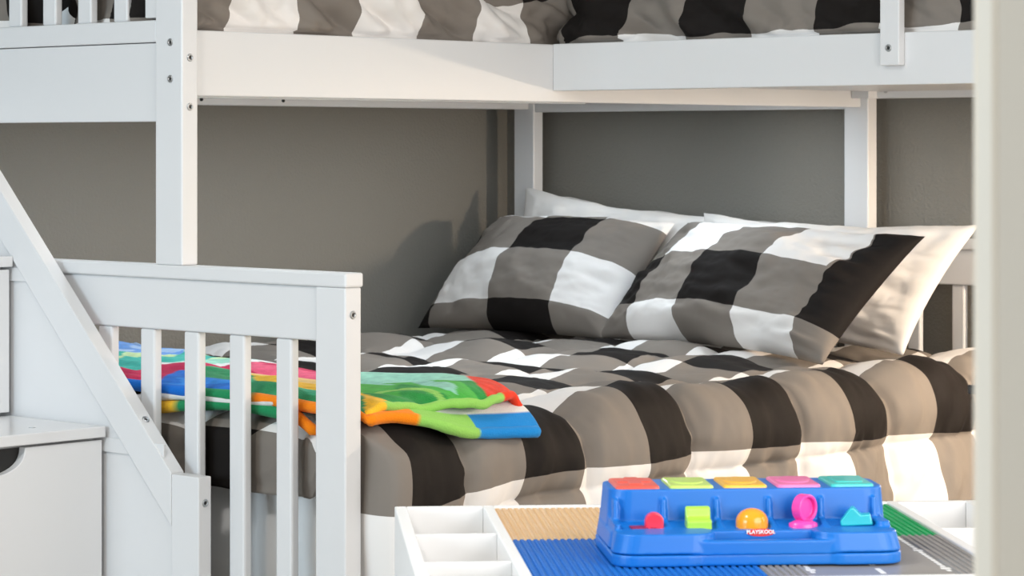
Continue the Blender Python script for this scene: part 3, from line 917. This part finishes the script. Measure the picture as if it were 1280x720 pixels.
# maker's badge on the lip behind the handle
bm = bmesh.new()
lathe(bm, [(0.0155, -0.0015), (0.0155, 0.0006), (0, 0.0006)], Y3(0.178, 0.0298, 0.0325), -YD, 32, 1.0, 0.27, XD)
bd = finish('badge', bm, M['badge'], toy); bd['label'] = 'red badge with white lettering'
cu = bpy.data.curves.new('lettering', 'FONT')
cu.body = 'PLAYSKOOL'; cu.size = 0.0058; cu.align_x = 'CENTER'; cu.extrude = 0.0003; cu.resolution_u = 3; cu.offset = 0.00012
tmp = bpy.data.objects.new('lettering_curve', cu); COL.objects.link(tmp)
dg = bpy.context.evaluated_depsgraph_get()
me = bpy.data.meshes.new_from_object(tmp.evaluated_get(dg))
me.name = 'lettering'
bpy.data.objects.remove(tmp)
rot = Matrix((XD, ZD, -YD)).transposed().to_4x4()
me.transform(Matrix.Translation(Y3(0.178, 0.0288, 0.0314)) @ rot)
me.materials.clear(); me.materials.append(M['badgewhite'])
link(bpy.data.objects.new('lettering', me), bd)

# ================================================================== BLACK STAND
sp = CAM + RIGHT * ((1300 - 640) / 3372 * 5.15) + FWD * 5.15
sd = empty('metal_stand', 'black square metal bar poking out beside the white door frame', 'stand', Vector((sp.x, sp.y, 0)), YAW)
SM = sd.matrix_basis.copy()
def SF(x, y, z): return SM @ Vector((x, y, z))
box('base_plate', M['black'], sd, -0.09, 0.09, -0.09, 0.09, 0.0, 0.012, 0.003, SF)
box('pole', M['black'], sd, -0.0125, 0.0125, -0.0125, 0.0125, 0.012, 0.72, 0.002, SF)
box('bar', M['black'], sd, -0.141, 0.09, -0.026, -0.0125, 0.6045, 0.6215, 0.002, SF)

# ================================================================== LIGHT
def area(name, loc, target, sx, sy, power, col):
    l = bpy.data.lights.new(name, 'AREA'); l.shape = 'RECTANGLE'; l.size = sx; l.size_y = sy
    l.energy = power; l.color = col
    o = bpy.data.objects.new(name, l); COL.objects.link(o)
    o.location = loc
    o.rotation_euler = (Vector(target) - Vector(loc)).to_track_quat('-Z', 'Y').to_euler()
    return o
# daylight through two windows, then fill through the added middle one
wy = (WIN1[0] + WIN1[1]) / 2
area('daylight_rear', (XR - 0.12, wy, (WIN1[2] + WIN1[3]) / 2), (0, wy, 1.2), 2.6, 1.6, 185, (0.68, 0.86, 1.0))
wx = (WIN2[0] + WIN2[1]) / 2
area('daylight_front', (wx, YF - 0.16, (WIN2[2] + WIN2[3]) / 2), (wx, 0, 1.0), 1.5, 1.3, 34, (1.0, 0.975, 0.95))
wx = (FILL_WIN[0] + FILL_WIN[1]) / 2
area('fill_middle', (wx, YF - 0.16, (FILL_WIN[2] + FILL_WIN[3]) / 2), (wx, 0, 0.9), 1.3, 1.3, 34, (1.0, 0.985, 0.97))
# unseen light bars added under the upper deck to fill the lower bed
for v in (-0.22, -0.78):
    lb = empty('fill_bar', 'added unseen fill light bar under the upper deck, %s' % ('behind the front side rail' if v > -0.5 else 'on the wall side'), 'lamp', W(1.0, v, 1.19), 0.0, 'added fill light bars under the upper deck')
    box('housing', M['glass_white'], lb, 0.14, 1.94, v - 0.016, v + 0.016, 1.178, 1.1915, 0.002)
    la = area('fill_bar_light', W(1.04, v, 1.1765), W(1.04, v, 0.0), 1.76, 0.024, 6.6 if v > -0.5 else 3.4, (0.80, 0.91, 1.0))
    la.rotation_euler = (0, 0, 0)
lamp = empty('fill_ceiling_lamp', 'added round white ceiling lamp, unseen fill for the room', 'lamp', Vector((-4.1, -2.4, HZ)))  # unseen lamp added to brighten the room
bm = bmesh.new()
lathe(bm, [(0, 0.0), (0.20, 0.0), (0.20, -0.03), (0.19, -0.035), (0, -0.035)], Vector((-4.1, -2.4, HZ)), Vector((0, 0, 1)), 40)
finish('lamp_base', bm, M['glass_white'], lamp)
# unseen floor lamp added under the arm deck for warm fill light
fl = empty('fill_floor_lamp', 'added unseen floor lamp with a flat light-cutting shade under the arm deck', 'lamp', W(1.90, 1.25, 0))
bm = bmesh.new(); lathe(bm, [(0, 0.0), (0.11, 0.0), (0.11, 0.02), (0.02, 0.03), (0.012, 0.04), (0.012, 0.95), (0.012, 0.95), (0, 0.95)], W(1.90, 1.25, 0), Vector((0, 0, 1)), 32)
finish('lamp_stand', bm, M['black'], fl)
bm = bmesh.new(); lathe(bm, [(0.27, 1.088), (0.27, 1.094), (0.03, 1.135), (0, 1.135), (0, 1.128), (0.03, 1.128), (0.27, 1.088)], W(1.90, 1.25, -0.02), Vector((0, 0, 1)), 32)
finish('cutoff_shade', bm, M['glass_white'], fl)  # wide flat shade added to keep the lamp's light off the upper rails
for k in range(3):
    t = 2 * math.pi * k / 3; c = W(1.90, 1.25, 0.94)
    bm = bmesh.new(); e = c + Vector((0.06 * math.cos(t), 0.06 * math.sin(t), 0.18))
    lathe(bm, [(0.003, 0.0), (0.003, (e - c).length)], c, e - c, 8)
    finish('shade_arm', bm, M['black'], fl)
l = bpy.data.lights.new('fill_floor_light', 'POINT'); l.shadow_soft_size = 0.05; l.energy = 78; l.color = (1.0, 0.80, 0.60)  # warm fill from the added floor lamp
lo = bpy.data.objects.new('fill_floor_light', l); COL.objects.link(lo); lo.location = W(1.90, 1.25, 1.05)
l = bpy.data.lights.new('fill_ceiling_light', 'AREA'); l.shape = 'DISK'; l.size = 0.36; l.energy = 42; l.color = (1.0, 0.97, 0.93)  # fill from the added ceiling lamp
lo = bpy.data.objects.new('fill_ceiling_light', l); COL.objects.link(lo); lo.location = (-4.1, -2.4, HZ - 0.045)

w = bpy.data.worlds.new('World'); S.world = w; w.use_nodes = True
w.node_tree.nodes['Background'].inputs[0].default_value = (1.0, 0.95, 0.88, 1)
w.node_tree.nodes['Background'].inputs[1].default_value = 0.7

# ================================================================== CAMERA
cd = bpy.data.cameras.new('camera'); cam = bpy.data.objects.new('camera', cd); COL.objects.link(cam)
cam.location = CAM
cam.rotation_euler = (math.radians(90), 0, YAW)
cd.sensor_width = 36.0
cd.lens = 3372 / 1280 * 36
cd.shift_y = -180 / 1280
cd.clip_start = 0.05
cd.dof.use_dof = True
cd.dof.focus_distance = 4.4
cd.dof.aperture_fstop = 20
S.camera = cam
S.view_settings.view_transform = 'Standard'
S.view_settings.look = 'None'
S.view_settings.gamma = 1.0
S.view_settings.use_curve_mapping = False
S.view_settings.exposure = -0.26
S.cycles.use_denoising = True
